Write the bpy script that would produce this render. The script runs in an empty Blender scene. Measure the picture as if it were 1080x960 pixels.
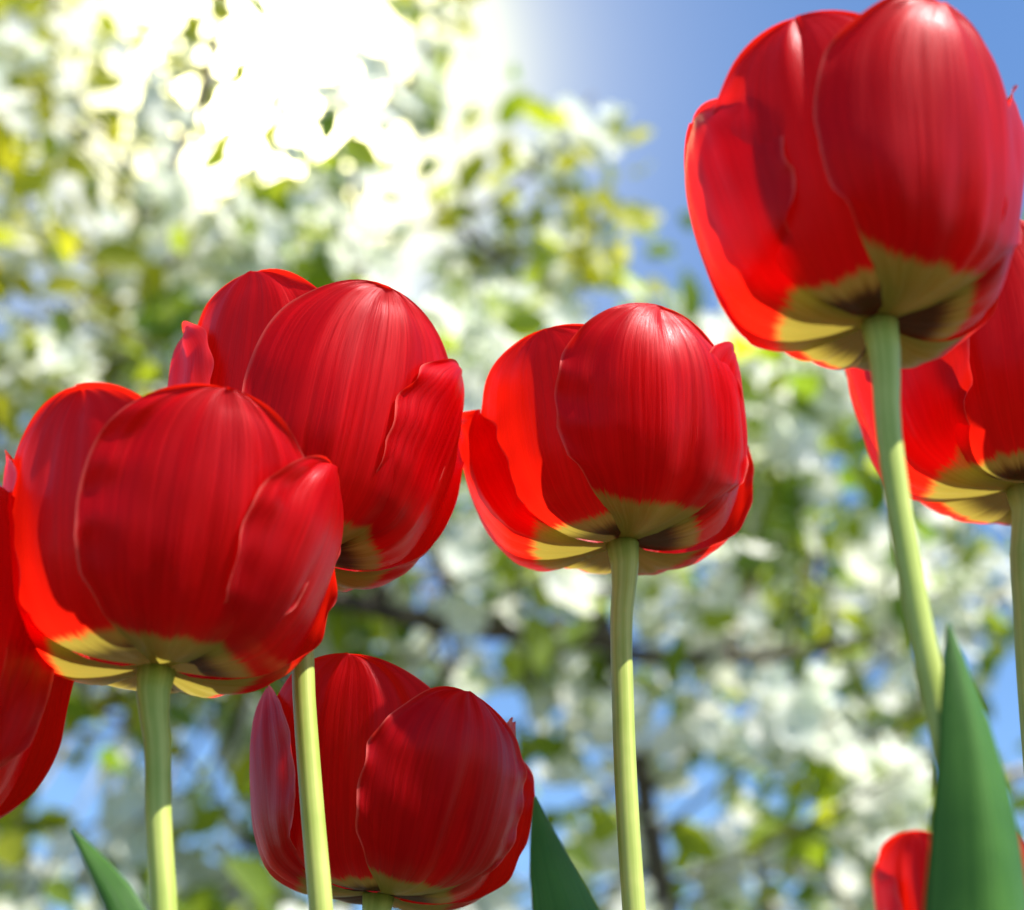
import bpy, math, random
import numpy as np
from mathutils import Vector, Matrix, Quaternion

scene = bpy.context.scene
COL = scene.collection

# ------------------------------------------------------------------ camera
PITCH, FPX, ZC = math.radians(27.0), 1790.0, 0.22
cam_data = bpy.data.cameras.new('camera')
cam = bpy.data.objects.new('camera', cam_data)
COL.objects.link(cam)
cam.location = (0, 0, ZC)
cam.rotation_euler = (math.radians(90) + PITCH, 0, 0)
cam_data.sensor_width = 36.0
cam_data.lens = FPX / 1080 * 36.0
cam_data.clip_start, cam_data.clip_end = 0.01, 2000
cam_data.dof.use_dof = True
cam_data.dof.focus_distance = 0.375
cam_data.dof.aperture_fstop = 11.5
scene.camera = cam

FWD = Vector((0, math.cos(PITCH), math.sin(PITCH)))
UPV = Vector((0, -math.sin(PITCH), math.cos(PITCH)))
CAM = Vector((0, 0, ZC))
def ray(px, py):
    return FWD + Vector((1, 0, 0)) * ((px - 540) / FPX) + UPV * ((480 - py) / FPX)
def at_d(px, py, d):
    return CAM + ray(px, py) * d
def at_y(px, py, Y):
    r = ray(px, py)
    return CAM + r * (Y / r.y)

# ------------------------------------------------------------------ sky and sun
SUN_EL, SUN_X, SUN_Y = math.radians(55), 0.87, -0.49
ln = math.hypot(SUN_X, SUN_Y)
SUN_DIR = Vector((SUN_X / ln * math.cos(SUN_EL), SUN_Y / ln * math.cos(SUN_EL), math.sin(SUN_EL)))
GLARE_DIR = ray(285, 85).normalized()

world = bpy.data.worlds.new('World')
scene.world = world
world.use_nodes = True
nt = world.node_tree
nt.nodes.clear()
out = nt.nodes.new('ShaderNodeOutputWorld')
bg = nt.nodes.new('ShaderNodeBackground')
sky = nt.nodes.new('ShaderNodeTexSky')
sky.sky_type = 'NISHITA'
sky.sun_disc = False
sky.sun_elevation = SUN_EL
sky.sun_rotation = math.atan2(SUN_DIR.x, SUN_DIR.y)
sky.air_density, sky.dust_density, sky.ozone_density = 1.0, 0.3, 5.0
bg.inputs['Strength'].default_value = 0.105
# sun glare painted into the sky as warm lobes, away from the sun lamp
tc = nt.nodes.new('ShaderNodeTexCoord')
dot = nt.nodes.new('ShaderNodeVectorMath'); dot.operation = 'DOT_PRODUCT'
dot.inputs[1].default_value = GLARE_DIR
nt.links.new(tc.outputs['Generated'], dot.inputs[0])
mx = nt.nodes.new('ShaderNodeMath'); mx.operation = 'MAXIMUM'; mx.inputs[1].default_value = 0.0
nt.links.new(dot.outputs['Value'], mx.inputs[0])
def lobe(n, strength, color):
    p = nt.nodes.new('ShaderNodeMath'); p.operation = 'POWER'; p.inputs[1].default_value = n
    nt.links.new(mx.outputs[0], p.inputs[0])
    m = nt.nodes.new('ShaderNodeMath'); m.operation = 'MULTIPLY'; m.inputs[1].default_value = strength
    nt.links.new(p.outputs[0], m.inputs[0])
    b = nt.nodes.new('ShaderNodeBackground')
    b.inputs['Color'].default_value = (*color, 1)
    nt.links.new(m.outputs[0], b.inputs['Strength'])
    return b
hs = nt.nodes.new('ShaderNodeHueSaturation')
hs.inputs['Saturation'].default_value = 1.08
nt.links.new(sky.outputs[0], hs.inputs['Color'])
nt.links.new(hs.outputs[0], bg.inputs['Color'])
acc = bg
for n, s, c in ((620, 9.0, (1.0, 0.93, 0.55)), (230, 1.7, (1.0, 0.84, 0.05)), (60, 0.30, (1.0, 0.92, 0.74))):
    a = nt.nodes.new('ShaderNodeAddShader')
    nt.links.new(acc.outputs[0], a.inputs[0])
    nt.links.new(lobe(n, s, c).outputs[0], a.inputs[1])
    acc = a
nt.links.new(acc.outputs[0], out.inputs['Surface'])
try:
    world.cycles.sampling_method = 'MANUAL'
    world.cycles.sample_map_resolution = 1024
except Exception:
    pass

sl = bpy.data.lights.new('sun', 'SUN')
sl.energy = 5.0
sl.angle = math.radians(0.6)
sl.color = (1.0, 0.95, 0.87)
so = bpy.data.objects.new('sun', sl)
COL.objects.link(so)
so.rotation_euler = SUN_DIR.to_track_quat('Z', 'Y').to_euler()

vs = scene.view_settings
vs.view_transform = 'Standard'
vs.look = 'None'
vs.gamma = 1
vs.use_curve_mapping = False
vs.exposure = 1.12
scene.render.engine = 'CYCLES'
scene.cycles.max_bounces = 10
scene.cycles.diffuse_bounces = 5
scene.cycles.transmission_bounces = 6
scene.cycles.use_denoising = True
scene.cycles.sample_clamp_indirect = 8

# ------------------------------------------------------------------ helpers
def tag(o, label=None, cat=None, group=None, kind=None):
    if label: o['label'] = label
    if cat: o['category'] = cat
    if group: o['group'] = group
    if kind: o['kind'] = kind
    return o

def empty(name, loc):
    o = bpy.data.objects.new(name, None)
    o.empty_display_size = 0.02
    o.location = loc
    COL.objects.link(o)
    return o

def link_mesh(name, verts, faces, mat, parent=None, uvs=None, smooth=True):
    """verts in world space; stored relative to the parent's location"""
    off = Vector(parent.location) if parent else Vector((0, 0, 0))
    V = np.asarray(verts, dtype=np.float64) - np.array(off)
    me = bpy.data.meshes.new(name)
    me.from_pydata(V.tolist(), [], [list(f) for f in faces])
    if uvs is not None:
        uvl = me.uv_layers.new(name='UVMap')
        li = np.empty(len(me.loops), dtype=np.int32)
        me.loops.foreach_get('vertex_index', li)
        uvl.data.foreach_set('uv', np.asarray(uvs, dtype=np.float32)[li].ravel())
    if smooth:
        me.polygons.foreach_set('use_smooth', [True] * len(me.polygons))
    me.materials.append(mat)
    me.update()
    o = bpy.data.objects.new(name, me)
    COL.objects.link(o)
    if parent: o.parent = parent
    return o

def catmull(pts, n):
    """smooth curve through pts (tangents from chord lengths), n samples, spaced evenly by length"""
    P = np.array([tuple(p) for p in pts], dtype=float)
    h = np.maximum(np.linalg.norm(np.diff(P, axis=0), axis=1), 1e-9)
    D = np.diff(P, axis=0) / h[:, None]
    m = np.empty_like(P)
    m[0], m[-1] = D[0], D[-1]
    for i in range(1, len(P) - 1):
        m[i] = (D[i - 1] * h[i] + D[i] * h[i - 1]) / (h[i - 1] + h[i])
    res = []
    for i in range(len(P) - 1):
        for t in np.linspace(0, 1, 24, endpoint=False):
            t2, t3 = t * t, t * t * t
            res.append((2 * t3 - 3 * t2 + 1) * P[i] + (t3 - 2 * t2 + t) * h[i] * m[i] + (3 * t2 - 2 * t3) * P[i + 1] + (t3 - t2) * h[i] * m[i + 1])
    res.append(P[-1])
    res = np.array(res)
    s = np.concatenate([[0], np.cumsum(np.linalg.norm(np.diff(res, axis=0), axis=1))])
    q = np.linspace(0, s[-1], n)
    return np.stack([np.interp(q, s, res[:, k]) for k in range(res.shape[1])], axis=1)

def tube(path, radii, seg=12, cap=True):
    path = np.asarray(path, float)
    n = len(path)
    T = np.gradient(path, axis=0)
    T /= np.linalg.norm(T, axis=1)[:, None] + 1e-12
    ref = np.array([1.0, 0.13, 0.07])
    if abs(T[0] @ ref) > 0.9: ref = np.array([0.05, 1.0, 0.1])
    V, F, UV = [], [], []
    N = ref
    for i in range(n):
        N = N - T[i] * (N @ T[i]); N /= np.linalg.norm(N)
        B = np.cross(T[i], N)
        for k in range(seg):
            a = 2 * math.pi * k / seg
            V.append(path[i] + radii[i] * (math.cos(a) * N + math.sin(a) * B))
            UV.append((k / seg, i / (n - 1)))
    for i in range(n - 1):
        for k in range(seg):
            k2 = (k + 1) % seg
            F.append((i * seg + k, i * seg + k2, (i + 1) * seg + k2, (i + 1) * seg + k))
    if cap:
        F.append(tuple(range(seg))[::-1]); F.append(tuple((n - 1) * seg + k for k in range(seg)))
    return V, F, UV

# ------------------------------------------------------------------ materials
def new_mat(name):
    m = bpy.data.materials.new(name)
    m.use_nodes = True
    m.node_tree.nodes.clear()
    return m, m.node_tree

class NB:
    """small node builder"""
    def __init__(s, t): s.t = t
    def n(s, typ, **kw):
        x = s.t.nodes.new(typ)
        for k, v in kw.items(): setattr(x, k, v)
        return x
    def link(s, a, b): s.t.links.new(a, b)
    def math(s, op, a, b=None, clamp=False):
        x = s.n('ShaderNodeMath', operation=op); x.use_clamp = clamp
        for i, v in enumerate((a, b)):
            if v is None: continue
            if isinstance(v, (int, float)): x.inputs[i].default_value = v
            else: s.link(v, x.inputs[i])
        return x.outputs[0]
    def maprange(s, v, a, b, c=0.0, d=1.0, smooth=True):
        x = s.n('ShaderNodeMapRange')
        if smooth: x.interpolation_type = 'SMOOTHSTEP'
        s.link(v, x.inputs['Value'])
        for k, val in zip(('From Min', 'From Max', 'To Min', 'To Max'), (a, b, c, d)):
            x.inputs[k].default_value = val
        return x.outputs['Result']
    def mix(s, fac, a, b, mode='MIX'):
        x = s.n('ShaderNodeMix', data_type='RGBA', blend_type=mode)
        for i, v in ((0, fac), (6, a), (7, b)):
            if isinstance(v, (int, float)): x.inputs[i].default_value = v
            elif isinstance(v, tuple): x.inputs[i].default_value = (*v, 1)
            else: s.link(v, x.inputs[i])
        return x.outputs[2]
    def noise(s, vec, scale, detail=3.0, rough=0.55, dist=0.0):
        x = s.n('ShaderNodeTexNoise')
        x.inputs['Scale'].default_value = scale
        x.inputs['Detail'].default_value = detail
        x.inputs['Roughness'].default_value = rough
        x.inputs['Distortion'].default_value = dist
        if vec is not None: s.link(vec, x.inputs['Vector'])
        return x.outputs['Fac']

def petal_material(name, inner):
    m, t = new_mat(name)
    b = NB(t)
    uv = b.n('ShaderNodeUVMap', uv_map='UVMap').outputs[0]
    sep = b.n('ShaderNodeSeparateXYZ'); b.link(uv, sep.inputs[0])
    U, V = sep.outputs[0], sep.outputs[1]
    oi = b.n('ShaderNodeObjectInfo').outputs['Random']
    # streak coordinates: fine across the petal, long along it, offset for each petal
    comb = b.n('ShaderNodeCombineXYZ')
    b.link(b.math('MULTIPLY', U, 22.0), comb.inputs[0])
    b.link(b.math('MULTIPLY', V, 1.6), comb.inputs[1])
    b.link(b.math('MULTIPLY', oi, 57.0), comb.inputs[2])
    streak = b.noise(comb.outputs[0], 1.0, 4.0, 0.6, 0.3)
    combf = b.n('ShaderNodeCombineXYZ')
    b.link(b.math('MULTIPLY', U, 85.0), combf.inputs[0])
    b.link(b.math('MULTIPLY', V, 5.0), combf.inputs[1])
    b.link(b.math('MULTIPLY', oi, 13.0), combf.inputs[2])
    fine = b.noise(combf.outputs[0], 1.0, 3.0, 0.6, 0.6)
    streak = b.math('ADD', b.math('MULTIPLY', streak, 0.68), b.math('MULTIPLY', fine, 0.32))
    comb2 = b.n('ShaderNodeCombineXYZ')
    b.link(b.math('MULTIPLY', U, 3.0), comb2.inputs[0])
    b.link(b.math('MULTIPLY', V, 2.5), comb2.inputs[1])
    b.link(b.math('MULTIPLY', oi, 31.0), comb2.inputs[2])
    patch = b.noise(comb2.outputs[0], 1.0, 3.0, 0.5)
    red = b.mix(b.maprange(streak, 0.35, 0.68), (0.34, 0.0004, 0.001), (0.66, 0.002, 0.006))
    red = b.mix(b.maprange(patch, 0.35, 0.7, 0.0, 0.5), red, (0.24, 0.0008, 0.005))
    # thin paler margin: light catching the rolled edge, put into the colour
    comb3 = b.n('ShaderNodeCombineXYZ')
    b.link(b.math('MULTIPLY', V, 9.0), comb3.inputs[0]); b.link(b.math('MULTIPLY', oi, 91.0), comb3.inputs[1])
    mg = b.noise(comb3.outputs[0], 1.0, 3.0, 0.6)
    mm = b.maprange(b.math('ADD', b.math('ABSOLUTE', U), b.math('MULTIPLY', b.math('SUBTRACT', mg, 0.5), 0.05)), 0.955, 1.0)
    red = b.mix(b.math('MULTIPLY', mm, 0.75), red, (0.80, 0.16, 0.13))
    # yellow blotch at the foot of the petal with a feathered, streaky edge
    au = b.math('ABSOLUTE', U)
    edge = b.math('ADD', V, b.math('MULTIPLY', b.math('SUBTRACT', streak, 0.5), 0.11))
    edge = b.math('ADD', edge, b.math('MULTIPLY', au, 0.035))
    edge = b.math('ADD', edge, b.math('MULTIPLY', b.math('SUBTRACT', oi, 0.5), 0.05))
    ym = b.maprange(edge, 0.240, 0.282, 1.0, 0.0)
    yel = b.mix(b.maprange(streak, 0.3, 0.7), (0.42, 0.38, 0.05), (0.66, 0.60, 0.15))
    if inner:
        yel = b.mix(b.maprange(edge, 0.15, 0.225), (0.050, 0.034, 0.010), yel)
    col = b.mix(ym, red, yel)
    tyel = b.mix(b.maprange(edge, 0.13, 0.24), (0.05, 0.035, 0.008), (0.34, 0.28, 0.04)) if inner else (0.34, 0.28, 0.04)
    tcol = b.mix(ym, (0.95, 0.014, 0.004), tyel)
    bump = b.n('ShaderNodeBump')
    bump.inputs['Strength'].default_value = 0.36
    bump.inputs['Distance'].default_value = 0.0007
    b.link(streak, bump.inputs['Height'])
    pr = b.n('ShaderNodeBsdfPrincipled')
    b.link(col, pr.inputs['Base Color'])
    b.link(b.maprange(streak, 0.3, 0.7, 0.28, 0.42), pr.inputs['Roughness'])
    pr.inputs['IOR'].default_value = 1.5
    pr.inputs['Specular IOR Level'].default_value = 0.52
    pr.inputs['Specular Tint'].default_value = (1.0, 0.26, 0.32, 1)
    pr.inputs['Sheen Weight'].default_value = 0.0
    pr.inputs['Sheen Roughness'].default_value = 0.35
    pr.inputs['Sheen Tint'].default_value = (1.0, 0.55, 0.65, 1)
    b.link(bump.outputs[0], pr.inputs['Normal'])
    tr = b.n('ShaderNodeBsdfTranslucent')
    b.link(tcol, tr.inputs['Color'])
    ms = b.n('ShaderNodeMixShader')
    ms.inputs[0].default_value = 0.50
    b.link(pr.outputs[0], ms.inputs[1]); b.link(tr.outputs[0], ms.inputs[2])
    o = b.n('ShaderNodeOutputMaterial'); b.link(ms.outputs[0], o.inputs['Surface'])
    return m

def green_material(name, c1, c2, tcol, tfac, rough, su, sv, bump_s=0.2):
    m, t = new_mat(name)
    b = NB(t)
    uv = b.n('ShaderNodeUVMap', uv_map='UVMap').outputs[0]
    mp = b.n('ShaderNodeMapping'); mp.inputs['Scale'].default_value = (su, sv, 1)
    b.link(uv, mp.inputs['Vector'])
    st = b.noise(mp.outputs[0], 1.0, 4.0, 0.55)
    oc = b.n('ShaderNodeTexCoord').outputs['Object']
    bl = b.noise(oc, 60.0, 3.0, 0.6)
    f = b.math('ADD', b.math('MULTIPLY', st, 0.7), b.math('MULTIPLY', bl, 0.3))
    col = b.mix(b.maprange(f, 0.35, 0.65), c1, c2)
    pr = b.n('ShaderNodeBsdfPrincipled')
    b.link(col, pr.inputs['Base Color'])
    pr.inputs['Roughness'].default_value = rough
    pr.inputs['Specular IOR Level'].default_value = 0.25
    bump = b.n('ShaderNodeBump'); bump.inputs['Strength'].default_value = bump_s
    bump.inputs['Distance'].default_value = 0.0005
    b.link(st, bump.inputs['Height']); b.link(bump.outputs[0], pr.inputs['Normal'])
    tr = b.n('ShaderNodeBsdfTranslucent'); tr.inputs['Color'].default_value = (*tcol, 1)
    ms = b.n('ShaderNodeMixShader'); ms.inputs[0].default_value = tfac
    b.link(pr.outputs[0], ms.inputs[1]); b.link(tr.outputs[0], ms.inputs[2])
    o = b.n('ShaderNodeOutputMaterial'); b.link(ms.outputs[0], o.inputs['Surface'])
    return m

def tree_leaf_material(name, c1, c2, t1, t2, tfac, rough):
    """colour varies leaf by leaf with a value stored per face corner in the UV map"""
    m, t = new_mat(name)
    b = NB(t)
    uv = b.n('ShaderNodeUVMap', uv_map='UVMap').outputs[0]
    sep = b.n('ShaderNodeSeparateXYZ'); b.link(uv, sep.inputs[0])
    col = b.mix(sep.outputs[0], c1, c2)
    tc_ = b.mix(sep.outputs[0], t1, t2)
    pr = b.n('ShaderNodeBsdfPrincipled')
    b.link(col, pr.inputs['Base Color'])
    pr.inputs['Roughness'].default_value = rough
    tr = b.n('ShaderNodeBsdfTranslucent'); b.link(tc_, tr.inputs['Color'])
    ms = b.n('ShaderNodeMixShader'); ms.inputs[0].default_value = tfac
    b.link(pr.outputs[0], ms.inputs[1]); b.link(tr.outputs[0], ms.inputs[2])
    o = b.n('ShaderNodeOutputMaterial'); b.link(ms.outputs[0], o.inputs['Surface'])
    return m

def bark_material(name, c1, c2):
    m, t = new_mat(name)
    b = NB(t)
    oc = b.n('ShaderNodeTexCoord').outputs['Object']
    mp = b.n('ShaderNodeMapping'); mp.inputs['Scale'].default_value = (1, 1, 0.3)
    b.link(oc, mp.inputs['Vector'])
    nz = b.noise(mp.outputs[0], 28.0, 6.0, 0.65, 0.5)
    col = b.mix(b.maprange(nz, 0.35, 0.65), c1, c2)
    pr = b.n('ShaderNodeBsdfPrincipled'); b.link(col, pr.inputs['Base Color'])
    pr.inputs['Roughness'].default_value = 0.9
    bump = b.n('ShaderNodeBump'); bump.inputs['Strength'].default_value = 0.7
    bump.inputs['Distance'].default_value = 0.01
    b.link(nz, bump.inputs['Height']); b.link(bump.outputs[0], pr.inputs['Normal'])
    o = b.n('ShaderNodeOutputMaterial'); b.link(pr.outputs[0], o.inputs['Surface'])
    return m

M_OUT = petal_material('red_petal_outer', False)
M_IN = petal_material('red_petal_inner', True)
M_STEM = green_material('tulip_stem', (0.30, 0.40, 0.07), (0.56, 0.61, 0.17), (0.45, 0.5, 0.10), 0.12, 0.42, 9, 2.5, 0.15)
M_LEAF = green_material('tulip_leaf', (0.028, 0.105, 0.010), (0.085, 0.215, 0.030), (0.18, 0.46, 0.02), 0.28, 0.48, 16, 0.6, 0.6)
M_TLEAF = tree_leaf_material('blossom_tree_leaf', (0.055, 0.12, 0.015), (0.20, 0.28, 0.03), (0.16, 0.30, 0.012), (0.62, 0.68, 0.03), 0.55, 0.45)
M_TLEAF2 = tree_leaf_material('sunglow_yellow_leaf', (0.16, 0.19, 0.012), (0.42, 0.41, 0.025), (0.34, 0.42, 0.012), (0.80, 0.74, 0.03), 0.55, 0.45)  # yellow of the sun glow tinted into the left tree's leaves
M_BLOS = tree_leaf_material('white_blossom', (0.76, 0.80, 0.70), (0.86, 0.85, 0.82), (0.80, 0.85, 0.66), (0.90, 0.90, 0.82), 0.52, 0.6)
M_BARK = bark_material('dark_bark', (0.035, 0.026, 0.020), (0.13, 0.10, 0.075))
M_BARK2 = bark_material('pale_bark', (0.20, 0.15, 0.08), (0.48, 0.40, 0.24))

# ------------------------------------------------------------------ ground
def make_ground():
    m, t = new_mat('garden_ground')
    b = NB(t)
    oc = b.n('ShaderNodeTexCoord').outputs['Object']
    n1 = b.noise(oc, 1.3, 5.0, 0.6)
    n2 = b.noise(oc, 45.0, 6.0, 0.7)
    grass = b.mix(n2, (0.035, 0.075, 0.012), (0.11, 0.17, 0.035))
    soil = b.mix(n2, (0.05, 0.032, 0.02), (0.13, 0.09, 0.06))
    col = b.mix(b.maprange(n1, 0.45, 0.58), soil, grass)
    pr = b.n('ShaderNodeBsdfPrincipled'); b.link(col, pr.inputs['Base Color'])
    pr.inputs['Roughness'].default_value = 0.95
    bump = b.n('ShaderNodeBump'); bump.inputs['Strength'].default_value = 0.8
    bump.inputs['Distance'].default_value = 0.03
    b.link(n2, bump.inputs['Height']); b.link(bump.outputs[0], pr.inputs['Normal'])
    o = b.n('ShaderNodeOutputMaterial'); b.link(pr.outputs[0], o.inputs['Surface'])
    S = 600
    g = link_mesh('ground', [(-S, -S, 0), (S, -S, 0), (S, S, 0), (-S, S, 0)], [(0, 1, 2, 3)], m, smooth=False)
    tag(g, 'garden ground of soil and short grass under the tulips', 'ground', kind='structure')
make_ground()

# ------------------------------------------------------------------ tulips
WIDTH_OUTER = [.06, .10, .24, .52, .76, .87, .90, .90, .62, .46, .27, 0.0]
PROFILE = [(0.05, 0.03), (0.30, 0.00), (0.56, 0.02), (0.77, 0.13), (0.90, 0.36), (0.97, 0.66), (1.0, 0.97), (0.985, 1.23), (0.93, 1.44)]
WIDTH_V = [0, .06, .14, .25, .38, .50, .62, .74, .84, .92, .97, 1.0]
WIDTH_W = [.10, .20, .38, .60, .77, .87, .90, .82, .62, .46, .27, 0.0]

def hash_noise(rng, n=5):
    k = [(rng.uniform(1.5, 6), rng.uniform(0, 6.3), rng.uniform(-4, 4), rng.uniform(0.4, 1)) for _ in range(n)]
    tot = sum(q[3] for q in k)
    return lambda u, v: sum(a * math.sin(f * v * 2.2 + p + g * u) for f, p, g, a in k) / tot

def petal(root, R, M, az, inner, rng, opening=0.0, length=1.0, width=1.0, curl=0.0, fold=0.0):
    """one tulip petal: a cupped, pointed-oval sheet; az 0 = towards the camera, positive = to its right"""
    nu, nv = 44, 52
    sc = 0.91 if inner else 1.0
    prof = catmull(PROFILE, 120)
    s = np.linspace(0, 1, 120)
    nz1, nz2 = hash_noise(rng), hash_noise(rng)
    notch = rng.uniform(0.02, 0.05)
    a = math.radians(az - 90)
    er = Vector((math.cos(a), math.sin(a), 0)); et = Vector((-math.sin(a), math.cos(a), 0)); ez = Vector((0, 0, 1))
    ca, sa = math.cos(opening), math.sin(opening)
    V, UV, F = [], [], []
    dents = [(rng.uniform(-.7, .7), rng.uniform(.4, .95), rng.uniform(.05, .13), rng.uniform(.10, .25), rng.uniform(-.035, .045)) for _ in range(5)]
    rk = [(f, rng.uniform(0, 6.3), rng.uniform(.4, 1)) for f in (7, 11, 16, 23)]
    ridge = lambda u: sum(a_ * math.sin(f_ * u + p_) for f_, p_, a_ in rk) / 1.6
    skew = rng.uniform(-0.06, 0.06)
    for j in range(nv + 1):
        t = j / nv
        v = 1 - (1 - t) ** 1.55
        def spine(vv):
            r = float(np.interp(vv, s, prof[:, 0])); z = float(np.interp(vv, s, prof[:, 1]))
            r *= sc; z = z * length + (0.012 if inner else 0)
            k = max(0, vv - 0.72) / 0.28
            r += curl * k * k                                   # tip bent out (+) or in (-)
            k2 = min(1.0, vv / 0.35)
            # open the petal about its foot
            rr = r * ca + z * sa; zz = z * ca - r * sa * 0.35
            return r + (rr - r) * k2, z + (zz - z) * k2
        r0, z0 = spine(v); r1, z1 = spine(min(1, v + .01)); rm, zm = spine(max(0, v - .01))
        tr, tz = r1 - rm, z1 - zm
        L = math.hypot(tr, tz) + 1e-9; tr /= L; tz /= L
        nr, nz = -tz, tr                                         # towards the inside of the cup
        w = float(np.interp(v, WIDTH_V, WIDTH_W if inner else WIDTH_OUTER)) * width * (0.94 if inner else 1.0)
        # rounded tip
        if v > 0.62:                                              # broad rounded tip
            q_ = (v - 0.62) / 0.38
            w = (0.90 if not inner else 0.846) * width * max(0.0, 1 - q_ ** 2.7) ** 0.56
        wf = min(1.0, w / 0.45)
        rho = 0.60 + 0.40 * min(1, v / 0.35) if v < 0.35 else 1.0 - 0.16 * (v - 0.35)
        rho *= (0.98 if inner else 0.95)
        for i in range(nu + 1):
            u = math.sin((-1 + 2 * i / nu) * math.pi / 2 * 0.85) / math.sin(math.pi / 2 * 0.85)
            sgn = u * w
            q = sgn / rho
            lat = rho * math.sin(q); inw = rho * (1 - math.cos(q))
            # midrib groove, fold and waviness of the margin
            inw += 0.018 * wf * math.exp(-(u / 0.10) ** 2) * min(1, v * 2) * (1 - 0.3 * v)
            inw += 0.030 * nz1(u, v) * v
            inw += 0.060 * wf * nz2(u * 1.5, v * 3.0) * abs(u) ** 3 * v
            inw += wf * sum(h_ * math.exp(-((u - a_) / c_) ** 2 - ((v - b_) / d_) ** 2) for a_, b_, c_, d_, h_ in dents)
            inw += (0.055 if not inner else 0.03) * u * min(1, v * 2) * wf      # each petal tucks one edge under its neighbour
            inw += 0.008 * ridge(u) * wf * min(1, v * 3) * (1 - 0.4 * abs(u))
            inw -= (0.05 + 0.05 * nz2(u, v * 3)) * max(0, (abs(u) - 0.84) / 0.16) ** 1.5 * min(1, v * 1.8) * w      # rolled-out margin
            inw += fold * math.exp(-((u - 0.15) / 0.22) ** 2) * max(0, v - 0.35)
            dz = -notch * wf * math.exp(-(u / 0.12) ** 2) * max(0, v - 0.8) / 0.2 * 0.4
            p = er * (r0 + nr * inw) + ez * (z0 + nz * inw + dz) + et * (lat + skew * v * v)
            V.append(M @ (p * R)); UV.append((u, v))
    W = nu + 1
    for j in range(nv):
        for i in range(nu):
            F.append((j * W + i, j * W + i + 1, (j + 1) * W + i + 1, (j + 1) * W + i))
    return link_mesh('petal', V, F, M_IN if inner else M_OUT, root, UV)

def blade(root, spine_pts, half_w, side, fold, seed):
    """a lance-shaped tulip leaf folded along its midrib, with real thickness"""
    n, m = 60, 14
    path = catmull(spine_pts, n)
    T = np.gradient(path, axis=0); T /= np.linalg.norm(T, axis=1)[:, None]
    rng = random.Random(seed); nz = hash_noise(rng)
    V, UV, F = [], [], []
    for i in range(n):
        t = i / (n - 1)
        w = float(np.interp(t, [x[0] for x in half_w], [x[1] for x in half_w]))
        S = np.array(side, float); S = S - T[i] * (S @ T[i]); S /= np.linalg.norm(S)
        N = np.cross(S, T[i])
        if N[1] < 0: N = -N                                     # away from the viewer's side
        for k in range(m + 1):
            u = -1 + 2 * k / m
            d = -fold * (abs(u) ** 1.4) * w + 0.13 * w * nz(u, t * 4) * abs(u)
            V.append(path[i] + S * (u * w) + N * d); UV.append((u, t))
    W = m + 1
    for i in range(n - 1):
        for k in range(m):
            F.append((i * W + k, i * W + k + 1, (i + 1) * W + k + 1, (i + 1) * W + k))
    o = link_mesh('leaf', V, F, M_LEAF, root, UV)
    sd = o.modifiers.new('thickness', 'SOLIDIFY'); sd.thickness = 0.0007; sd.offset = 0
    return o

OUT_AZ, IN_AZ = (0, 120, 240), (60, 180, 300)
def tulip(label, base_px, d, R, lean, az0, stem_px, seed, petals=None, height=1.0, spread=1.0, leaf=None, swell=1.0):
    """base_px: where the stem meets the flower; d: distance; lean: the flower's own tilt (right, away)"""
    rng = random.Random(seed)
    base = at_d(*base_px, d)
    axis = Vector((lean[0], lean[1], 1)).normalized()
    rot = Vector((0, 0, 1)).rotation_difference(axis).to_matrix().to_4x4()
    M = Matrix.Translation(base) @ rot @ Matrix.Diagonal((spread, spread, height, 1))
    pts = [base + axis * (R * 0.02), base - axis * (R * 0.18)]
    for q in stem_px:
        pts.append(at_y(q[0], q[1], base.y + (q[2] if len(q) > 2 else 0)))
    last = pts[-1]; prev = pts[-2]
    dirv = (last - prev)
    foot = last + Vector((dirv.x * 0.6 * last.z / max(0.05, -dirv.z) * 0.5, 0.0, 0))
    pts.append(Vector(((last.x + foot.x) / 2, (last.y + foot.y) / 2, last.z * 0.45)))
    pts.append(Vector((foot.x, foot.y, -0.01)))
    root = tag(empty('tulip', (foot.x, foot.y, 0)), label, 'tulip', 'red tulips in the flower bed')
    path = catmull(pts, 70)
    k = 0.00242 * R / 0.033 * swell
    rad = [k * (1.0 + 0.12 * (i / 69)) * (1.0 + 0.55 * math.exp(-(i / 1.6) ** 1.3)) for i in range(70)]
    V, F, UV = tube(path, rad, 18)
    link_mesh('stem', V, F, M_STEM, root, UV)
    petals = petals or {}
    for inner, azs in ((True, IN_AZ), (False, OUT_AZ)):
        for q in azs:
            kw = dict(opening=rng.uniform(0.0, 0.09), length=rng.uniform(0.93, 1.05), width=rng.uniform(0.92, 1.06), curl=rng.uniform(-0.06, 0.07))
            if inner: kw['length'] += 0.03
            else: kw['width'] *= 0.92
            kw.update(petals.get(q, {}))
            petal(root, R, M, az0 + q + rng.uniform(-7, 7), inner, rng, **kw)
    if leaf: blade(root, *leaf)
    return root, base

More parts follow.
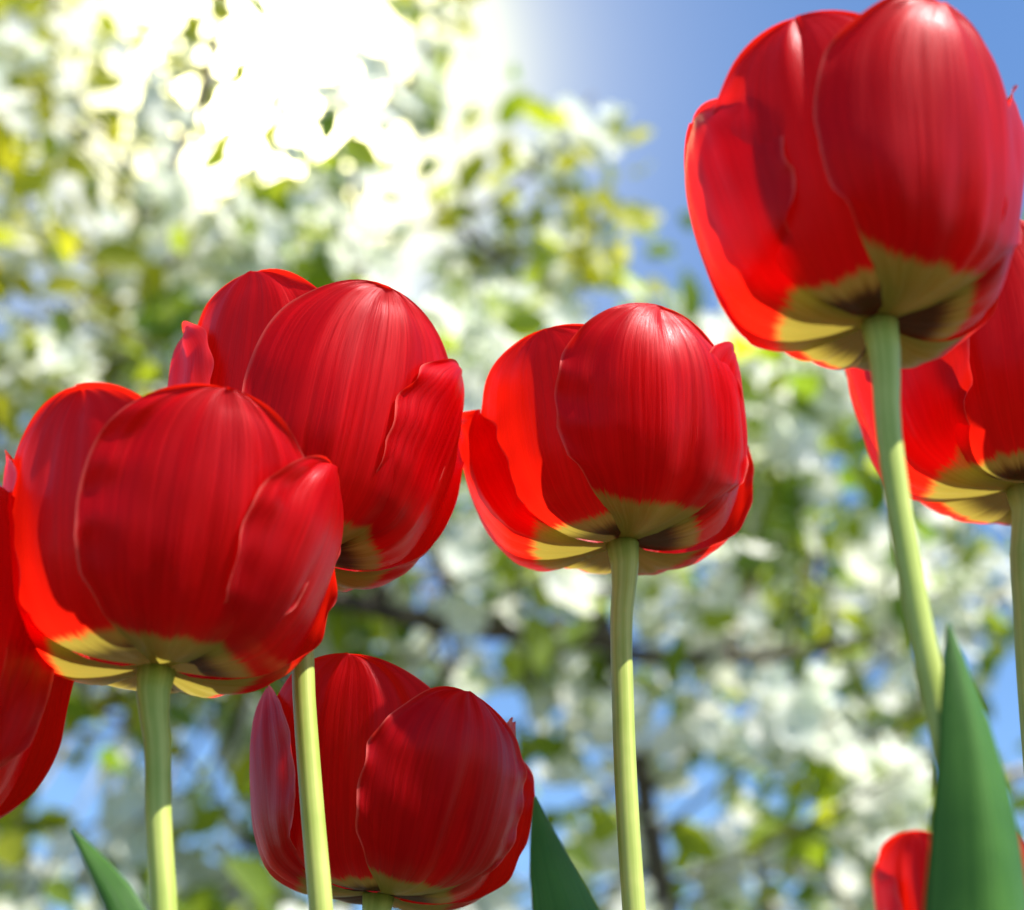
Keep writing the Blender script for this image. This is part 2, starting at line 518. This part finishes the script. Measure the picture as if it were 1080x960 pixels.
# the big one high on the right, its stem passing behind the broad leaf
yA = at_d(927, 345, 0.336).y
tulip('largest red tulip, top right, its long pale stem bending behind a broad dark leaf', (928, 345), 0.312, 0.0304, (-0.05, 0.02), 33,
      [(936, 440), (959, 600), (1000, 800), (1035, 960)], 3,
      {240: dict(opening=0.06, length=0.95, curl=-0.03, width=1.05), 0: dict(width=1.10, opening=0.13, curl=0.0, length=0.97), 300: dict(opening=0.08, length=1.0, width=1.08), 60: dict(opening=0.14, length=0.97), 120: dict(opening=0.10)}, height=1.22,
      leaf=([at_y(1000, 658, 0.262), at_y(1025, 760, 0.259), at_y(1042, 870, 0.257), at_y(1051, 980, 0.256), Vector((0.079, 0.265, 0.10)), Vector((0.086, 0.28, 0.0))],
            [(0, 0), (.02, .0018), (.05, .0040), (.10, .0068), (.155, .0088), (.3, .0150), (.5, .0175), (.75, .016), (1, .008)], (0.97, 0.16, 0.0), -0.75, 5))
tulip('red tulip cut by the right edge, half hidden behind the largest tulip', (1080, 520), 0.424, 0.0382, (0.02, 0.03), 34,
      [(1079, 570), (1081, 640), (1092, 800), (1108, 960)], 11, {240: dict(opening=0.06)}, height=1.06)
tulip('red tulip in the middle, standing alone on a straight stem before the blossom', (657, 577), 0.400, 0.0340, (-0.055, 0.02), 26,
      [(656, 640), (657, 740), (662, 860), (669, 965)], 21,
      {240: dict(opening=0.14, length=0.88, curl=0.03), 0: dict(width=1.02), 60: dict(opening=0.05)}, height=0.92,
      leaf=([at_y(564, 841, 0.33), at_y(577, 890, 0.327), at_y(600, 960, 0.325), at_y(640, 1080, 0.325), Vector((0.030, 0.335, 0.07)), Vector((0.036, 0.345, 0.0))],
            [(0, 0), (.02, .0019), (.05, .0045), (.075, .0062), (.15, .0105), (.3, .015), (.75, .015), (1, .008)], (0.97, 0.22, 0.0), -0.45, 6))
tulip('red tulip right under the bright sun glow, foot hidden by the tulip in front', (313, 590), 0.384, 0.0335, (0.08, 0.03), 26,
      [(316, 650), (321, 740), (330, 860), (339, 965)], 33,
      {60: dict(opening=0.12, length=0.90), 0: dict(length=1.0, width=1.0, opening=0.03), 300: dict(length=1.05, width=1.05), 240: dict(length=1.02, width=1.05)}, height=1.17)
tulip('wide red tulip at lower left whose cup overlaps the tulip under the sun glow', (165, 710), 0.338, 0.0340, (0.03, -0.02), 24,
      [(165, 770), (167, 860), (173, 965)], 44,
      {240: dict(opening=0.08, length=1.0), 60: dict(opening=0.16, length=0.90, width=0.96), 0: dict(length=0.98, width=0.90, opening=0.05), 300: dict(length=1.02), 120: dict(opening=0.02)},
      leaf=([at_y(76, 875, 0.30), at_y(96, 915, 0.298), at_y(116, 960, 0.296), at_y(150, 1080, 0.296), Vector((-0.062, 0.31, 0.07)), Vector((-0.058, 0.325, 0.0))],
            [(0, 0), (.02, .0015), (.05, .0034), (.10, .0055), (.2, .0090), (.4, .013), (.75, .013), (1, .008)], (0.75, -0.6, 0.0), -0.9, 7))
tulip('red tulip cut by the left edge, only its right petals showing', (-140, 870), 0.330, 0.0345, (0.02, 0.0), 40,
      [(-140, 930), (-138, 1000)], 55, {}, height=1.3)
tulip('low red tulip at the bottom with a pale stem crossing its left petals', (399, 948), 0.388, 0.0325, (0.08, -0.03), 33,
      [(400, 1000), (402, 1100)], 66,
      {240: dict(opening=0.04, length=1.0), 0: dict(length=0.93, curl=-0.10), 300: dict(length=1.04), 60: dict(opening=0.0, length=0.92), 120: dict(length=0.95)})
tulip('red bud of a low tulip peeking out behind the broad dark leaf', (1016, 1042), 0.50, 0.0250, (0.04, 0.0), 20,
      [(1013, 1090), (1015, 1150)], 77, {240: dict(opening=-0.02, length=0.90), 300: dict(opening=-0.02, length=1.02)}, height=1.14)

# ------------------------------------------------------------------ blossoming trees
rngb = np.random.default_rng(8)
HOLES = [(895, 508, 52, 46), (1066, 690, 46, 40), (1085, 800, 50, 110), (1090, 930, 40, 60),
         (105, 775, 46, 34), (35, 800, 38, 34), (190, 845, 42, 50), (70, 880, 40, 26), (285, 905, 34, 40), (545, 925, 48, 50),
         (520, 700, 34, 34), (575, 735, 24, 24), (805, 840, 40, 34), (775, 745, 26, 24), (230, 760, 30, 26), (880, 900, 30, 34), (150, 930, 30, 30), (1000, 760, 26, 30),
         (15, 890, 30, 26), (690, 560, 18, 14), (60, 330, 14, 20), (180, 320, 16, 24)]
SKY_POLY = [(495, -60), (490, 40), (500, 110), (535, 175), (550, 245), (585, 300), (640, 332), (720, 345), (765, 345), (790, 330), (860, 330), (2600, 250), (2600, -2000), (420, -2000)]
def in_poly(x, y, P):
    c = False
    j = len(P) - 1
    for i in range(len(P)):
        if (P[i][1] > y) != (P[j][1] > y) and x < (P[j][0] - P[i][0]) * (y - P[i][1]) / (P[j][1] - P[i][1]) + P[i][0]:
            c = not c
        j = i
    return c
BARE = [(330, 630, 480, 664), (480, 664, 690, 672), (640, 668, 690, 850), (262, 650, 310, 730), (800, 696, 930, 680)]   # limbs left bare
def seg_dist(x, y, ax, ay, bx, by):
    t = max(0, min(1, ((x - ax) * (bx - ax) + (y - ay) * (by - ay)) / ((bx - ax) ** 2 + (by - ay) ** 2)))
    return math.hypot(x - ax - t * (bx - ax), y - ay - t * (by - ay))
def density(px, py):
    if in_poly(px, py, SKY_POLY): return 0.0
    d = 1.0
    if py > 680 and px < 700: d = 0.42
    elif py > 700: d = 0.66
    for hx, hy, a, b in HOLES:
        if ((px - hx) / a) ** 2 + ((py - hy) / b) ** 2 < 1: return 0.0
    r = math.hypot(px - 285, py - 85)
    if r < 60: return 0.0
    if r < 330: d *= 0.28 + 0.72 * r / 330
    if px < -60 or px > 1140 or py < -60 or py > 1020: d *= 0.30
    return d

TREES = {
 'main': dict(label='white blossoming tree in the middle with a dark limb across the picture', Y=5.0, foot=(0.62, 5.0), bark=M_BARK,
   limbs=[ [('g',), (690, 900, 5.0), (668, 770, 5.0), (640, 668, 5.0), (622, 600, 5.05), (575, 500, 5.1), (530, 400, 5.2), (520, 330, 5.2), (540, 290, 5.2)],
           [(640, 672, 5.0), (560, 668, 4.7), (470, 662, 4.55), (395, 648, 4.5), (335, 630, 4.5), (250, 590, 4.7), (150, 560, 5.0), (40, 560, 5.1)],
           [(646, 690, 5.0), (760, 700, 5.1), (850, 695, 5.1), (930, 676, 5.1), (1040, 672, 5.2)],
           [(500, 664, 4.9), (440, 560, 5.0), (420, 470, 5.1), (380, 330, 5.2)],
           [(250, 600, 4.7), (272, 670, 4.55), (300, 722, 4.5), (360, 800, 4.5), (450, 870, 4.6)],
           [(760, 700, 5.1), (800, 600, 5.2), (790, 480, 5.3), (800, 400, 5.3)],
           [(640, 668, 5.0), (635, 640, 5.2), (690, 500, 5.3), (840, 420, 5.4)] ],
   rad=[.055, .044, .030, .02, .024, .02, .018], box=(230, 860, 150, 1100)),
 'left': dict(label='blossoming tree at the left with bright sun breaking through its crown', Y=5.4, foot=(-2.3, 5.5), bark=M_BARK,
   limbs=[ [('g',), (-190, 900, 5.5), (-150, 700, 5.5), (-60, 520, 5.5), (40, 400, 5.4), (120, 300, 5.4), (200, 160, 5.4), (240, 20, 5.4), (260, -200, 5.4)],
           [(40, 400, 5.4), (140, 380, 5.2), (260, 330, 5.1), (380, 260, 5.1), (480, 240, 5.1), (555, 200, 5.1), (600, 145, 5.1), (625, 100, 5.1)],
           [(120, 300, 5.4), (240, 250, 5.6), (360, 140, 5.7), (440, 60, 5.7), (470, -40, 5.7)],
           [(-60, 520, 5.5), (-30, 300, 5.6), (30, 150, 5.7), (60, -60, 5.7)],
           [(-150, 700, 5.5), (-40, 690, 5.2), (60, 740, 5.1), (200, 800, 5.0), (260, 880, 5.0)],
           [(480, 240, 5.1), (540, 270, 5.1), (600, 290, 5.1), (630, 240, 5.1), (640, 200, 5.1)],
           [(-150, 700, 5.5), (-20, 850, 5.3), (120, 900, 5.2)] ],
   rad=[.075, .024, .026, .03, .02, .010, .016], box=(-400, 230, -400, 1100)),
 'right': dict(label='blossoming tree at the right behind the tall tulip stems, crown full of white flowers', Y=6.2, foot=(3.1, 6.3), bark=M_BARK2,
   limbs=[ [('g',), (1290, 900, 6.3), (1260, 720, 6.3), (1180, 600, 6.2), (1060, 520, 6.1), (930, 450, 6.0), (830, 400, 6.0), (790, 355, 6.0)],
           [(1260, 720, 6.3), (1150, 780, 6.1), (1000, 830, 6.0), (880, 860, 6.0), (760, 900, 6.0)],
           [(1180, 600, 6.2), (1060, 620, 6.0), (960, 600, 5.9), (860, 590, 5.9)],
           [(1060, 520, 6.1), (1040, 420, 6.1), (1000, 360, 6.2)],
           [(1260, 720, 6.3), (1340, 560, 6.3), (1380, 420, 6.3)],
           [(1000, 830, 6.0), (920, 780, 5.9), (850, 770, 5.8)] ],
   rad=[.07, .03, .03, .025, .03, .02], box=(860, 1500, 330, 1100)),
 'far': dict(label='slender pinkish-barked blossoming tree standing farther back, seen under the middle limb', Y=7.6, foot=(-0.10, 7.6), bark=M_BARK2,
   limbs=[ [('g',), (520, 960, 7.6), (519, 900, 7.6), (500, 800, 7.6), (470, 700, 7.6), (440, 600, 7.6)],
           [(519, 900, 7.6), (640, 830, 7.5), (740, 760, 7.4), (820, 720, 7.4)],
           [(519, 900, 7.6), (400, 850, 7.6), (250, 760, 7.6), (100, 720, 7.6)],
           [(640, 830, 7.5), (700, 900, 7.4), (800, 960, 7.4)] ],
   rad=[.045, .022, .022, .018], box=(0, 900, 620, 1100)),
}

def rand_rot(n, rng):
    q = rng.normal(size=(n, 4)); q /= np.linalg.norm(q, axis=1)[:, None]
    w, x, y, z = q.T
    return np.stack([np.stack([1 - 2 * (y * y + z * z), 2 * (x * y - z * w), 2 * (x * z + y * w)], 1),
                     np.stack([2 * (x * y + z * w), 1 - 2 * (x * x + z * z), 2 * (y * z - x * w)], 1),
                     np.stack([2 * (x * z - y * w), 2 * (y * z + x * w), 1 - 2 * (x * x + y * y)], 1)], 1)

def facing_rot(n, rng, bias):
    z = rng.normal(size=(n, 3)); z /= np.linalg.norm(z, axis=1)[:, None]
    z = z + bias * np.array([0.36, -0.70, 0.62]); z /= np.linalg.norm(z, axis=1)[:, None]
    x = rng.normal(size=(n, 3)); x -= z * np.sum(x * z, axis=1)[:, None]; x /= np.linalg.norm(x, axis=1)[:, None]
    return np.stack([x, np.cross(z, x), z], axis=2)

def instances(proto_v, proto_f, pos, rot, scale):
    P = np.einsum('nij,vj->nvi', rot, proto_v) * scale[:, None, None] + pos[:, None, :]
    nv = len(proto_v)
    F = (np.array(proto_f)[None] + (np.arange(len(pos)) * nv)[:, None, None]).reshape(-1, len(proto_f[0]))
    return P.reshape(-1, 3), F

def quad_mesh(name, V, F, uvx, mat, parent):
    me = bpy.data.meshes.new(name)
    V = V - np.array(parent.location)
    me.vertices.add(len(V)); me.vertices.foreach_set('co', V.astype(np.float32).ravel())
    k = F.shape[1]
    me.loops.add(F.size); me.loops.foreach_set('vertex_index', F.astype(np.int32).ravel())
    me.polygons.add(len(F))
    me.polygons.foreach_set('loop_start', np.arange(0, F.size, k, dtype=np.int32))
    me.update(calc_edges=True)
    uvl = me.uv_layers.new(name='UVMap')
    uv = np.zeros((F.size, 2), np.float32); uv[:, 0] = uvx[F.ravel()]
    uvl.data.foreach_set('uv', uv.ravel())
    me.polygons.foreach_set('use_smooth', [True] * len(me.polygons))
    me.materials.append(mat); me.validate()
    o = bpy.data.objects.new(name, me); COL.objects.link(o); o.parent = parent
    return o

# leaf prototype: folded pointed oval, 1 long; blossom prototype: five cupped petals, 1 across
lx = [0, .22, .5, .78, 1.0]; lw = [.03, .22, .29, .2, .01]
LV, LF = [], []
for x, w in zip(lx, lw):
    sag = -0.22 * x * x
    LV += [(x, -w, sag + w * .35), (x, 0, sag), (x, w, sag + w * .35)]
for i in range(4):
    for k in range(2):
        LF.append((i * 3 + k, i * 3 + k + 1, i * 3 + k + 4, i * 3 + k + 3))
LV = np.array(LV)
BV, BF = [], []
for k in range(5):
    a = 2 * math.pi * k / 5
    c, s_ = math.cos(a), math.sin(a)
    for x, y, z in ((.04, -.03, 0), (.04, .03, 0), (.30, -.24, .06), (.30, .24, .06), (.50, -.16, .17), (.50, .16, .17)):
        BV.append((x * c - y * s_, x * s_ + y * c, z))
    o6 = 6 * k
    BF += [(o6, o6 + 1, o6 + 3, o6 + 2), (o6 + 2, o6 + 3, o6 + 5, o6 + 4)]
BV = np.array(BV)

TS = 0.52   # the trees stand this much nearer than first laid out
def make_tree(key, seed):
    T = TREES[key]
    rng = np.random.default_rng(seed); r2 = random.Random(seed)
    fx, fy = T['foot'][0] * TS, T['foot'][1] * TS
    root = tag(empty('blossom_tree', (fx, fy, 0)), T['label'], 'tree', 'blossoming trees behind the tulips')
    limb_paths, V, F = [], [], []
    tubes = {i: ([], []) for i in range(len(T['limbs']))}
    def add(kind, path, rad, seg):
        v, f, _ = tube(path, rad, seg)
        VV, FF = tubes[kind]
        o = len(VV); VV.extend(v); FF.extend(tuple(i + o for i in q) for q in f)
    for li, (limb, rad) in enumerate(zip(T['limbs'], T['rad'])):
        pts = []
        for q in limb:
            pts.append(Vector((fx, fy, -0.05)) if q[0] == 'g' else at_y(q[0], q[1], q[2] * TS))
        rad *= TS
        n = 60
        path = catmull([tuple(p) for p in pts], n)
        wob = rng.normal(size=(n, 3)) * 0.006
        path = path + np.cumsum(wob, axis=0) * 0.3 * np.sin(np.linspace(0, math.pi, n))[:, None]
        rr = [rad * (1 - 0.78 * (i / (n - 1)) ** 0.9) * (1.35 if (li == 0 and i == 0) else 1) for i in range(n)]
        add(li, path, rr, 14 if li == 0 else 10)
        limb_paths.append((path, np.array(rr)))
    allp = np.concatenate([p for p, _ in limb_paths])
    x0, x1, y0, y1 = T['box']
    # clumps of leaves and flowers
    area = (x1 - x0) * (y1 - y0)
    step = {'main': 1700, 'left': 1700, 'right': 1550, 'far': 2300}[key]
    cent = []
    for _ in range(int(area / step)):
        px, py = rng.uniform(x0 - 90, x1 + 90), rng.uniform(y0 - 60, y1 + 60)
        if rng.random() > density(px, py): continue
        Y = T['Y'] * TS + rng.normal() * 0.24
        if Y < T['Y'] * TS + 0.1 and any(seg_dist(px, py, *q) < 22 for q in BARE): continue
        p = np.array(at_y(px, py, Y))
        dd = np.linalg.norm(allp - p, axis=1)
        if dd.min() > 0.62: continue
        cent.append((p, allp[dd.argmin()], int(dd.argmin()) // 60))
    # tips of the thin sprigs
    for li, (path, rr) in enumerate(limb_paths):
        for k in range(40, 60, 5):
            if key == 'left' and li in (1, 2, 5):
                cent.append((path[k] + rng.normal(size=3) * 0.025, path[k], li))
    lp, bp = [], []
    for p, anchor, li in cent:
        mid = (p + anchor) / 2 + rng.normal(size=3) * 0.03 + np.array([0, 0, -0.03])
        L = np.linalg.norm(p - anchor)
        if L > 0.05:
            add(li, catmull([anchor, mid, p, p + (p - mid) * 0.3], 7), np.linspace(0.0035 + 0.004 * L, 0.0015, 7), 5)
        kind = rng.random()
        if key == 'left' and p[2] > 1.75 and rng.random() < 0.45: kind = 0.1      # leafier at the top, so the painted yellow sun glow shows more
        nb = int(rng.integers(10, 20)) if kind > 0.26 else int(rng.integers(0, 3))
        nl = int(rng.integers(3, 7)) if kind > 0.32 else int(rng.integers(9, 16))
        spread = rng.uniform(0.04, 0.075)
        lp.append(p + rng.normal(size=(nl, 3)) * spread * 1.15)
        bp.append(p + rng.normal(size=(nb, 3)) * spread * 0.72 + np.array([0, 0, 0.01]))
    lp = np.concatenate(lp); bp = np.concatenate(bp)
    LVv, LFf = instances(LV, LF, lp, facing_rot(len(lp), rng, 0.5), rng.uniform(0.055, 0.10, len(lp)))
    lu = np.repeat(rng.beta(1.3, 1.3, len(lp)), len(LV))
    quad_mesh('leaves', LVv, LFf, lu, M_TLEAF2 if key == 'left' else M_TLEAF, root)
    BVv, BFf = instances(BV, BF, bp, facing_rot(len(bp), rng, 1.0), rng.uniform(0.044, 0.066, len(bp)))
    bu = np.repeat(rng.random(len(bp)), len(BV))
    quad_mesh('blossoms', BVv, BFf, bu, M_BLOS, root)
    for li, (VV, FF) in tubes.items():
        link_mesh('trunk' if li == 0 else 'branch', VV, FF, T['bark'], root)
    print(key, 'clumps', len(cent), 'leaves', len(lp), 'blossoms', len(bp))
for i, k in enumerate(TREES):
    make_tree(k, 100 + i)
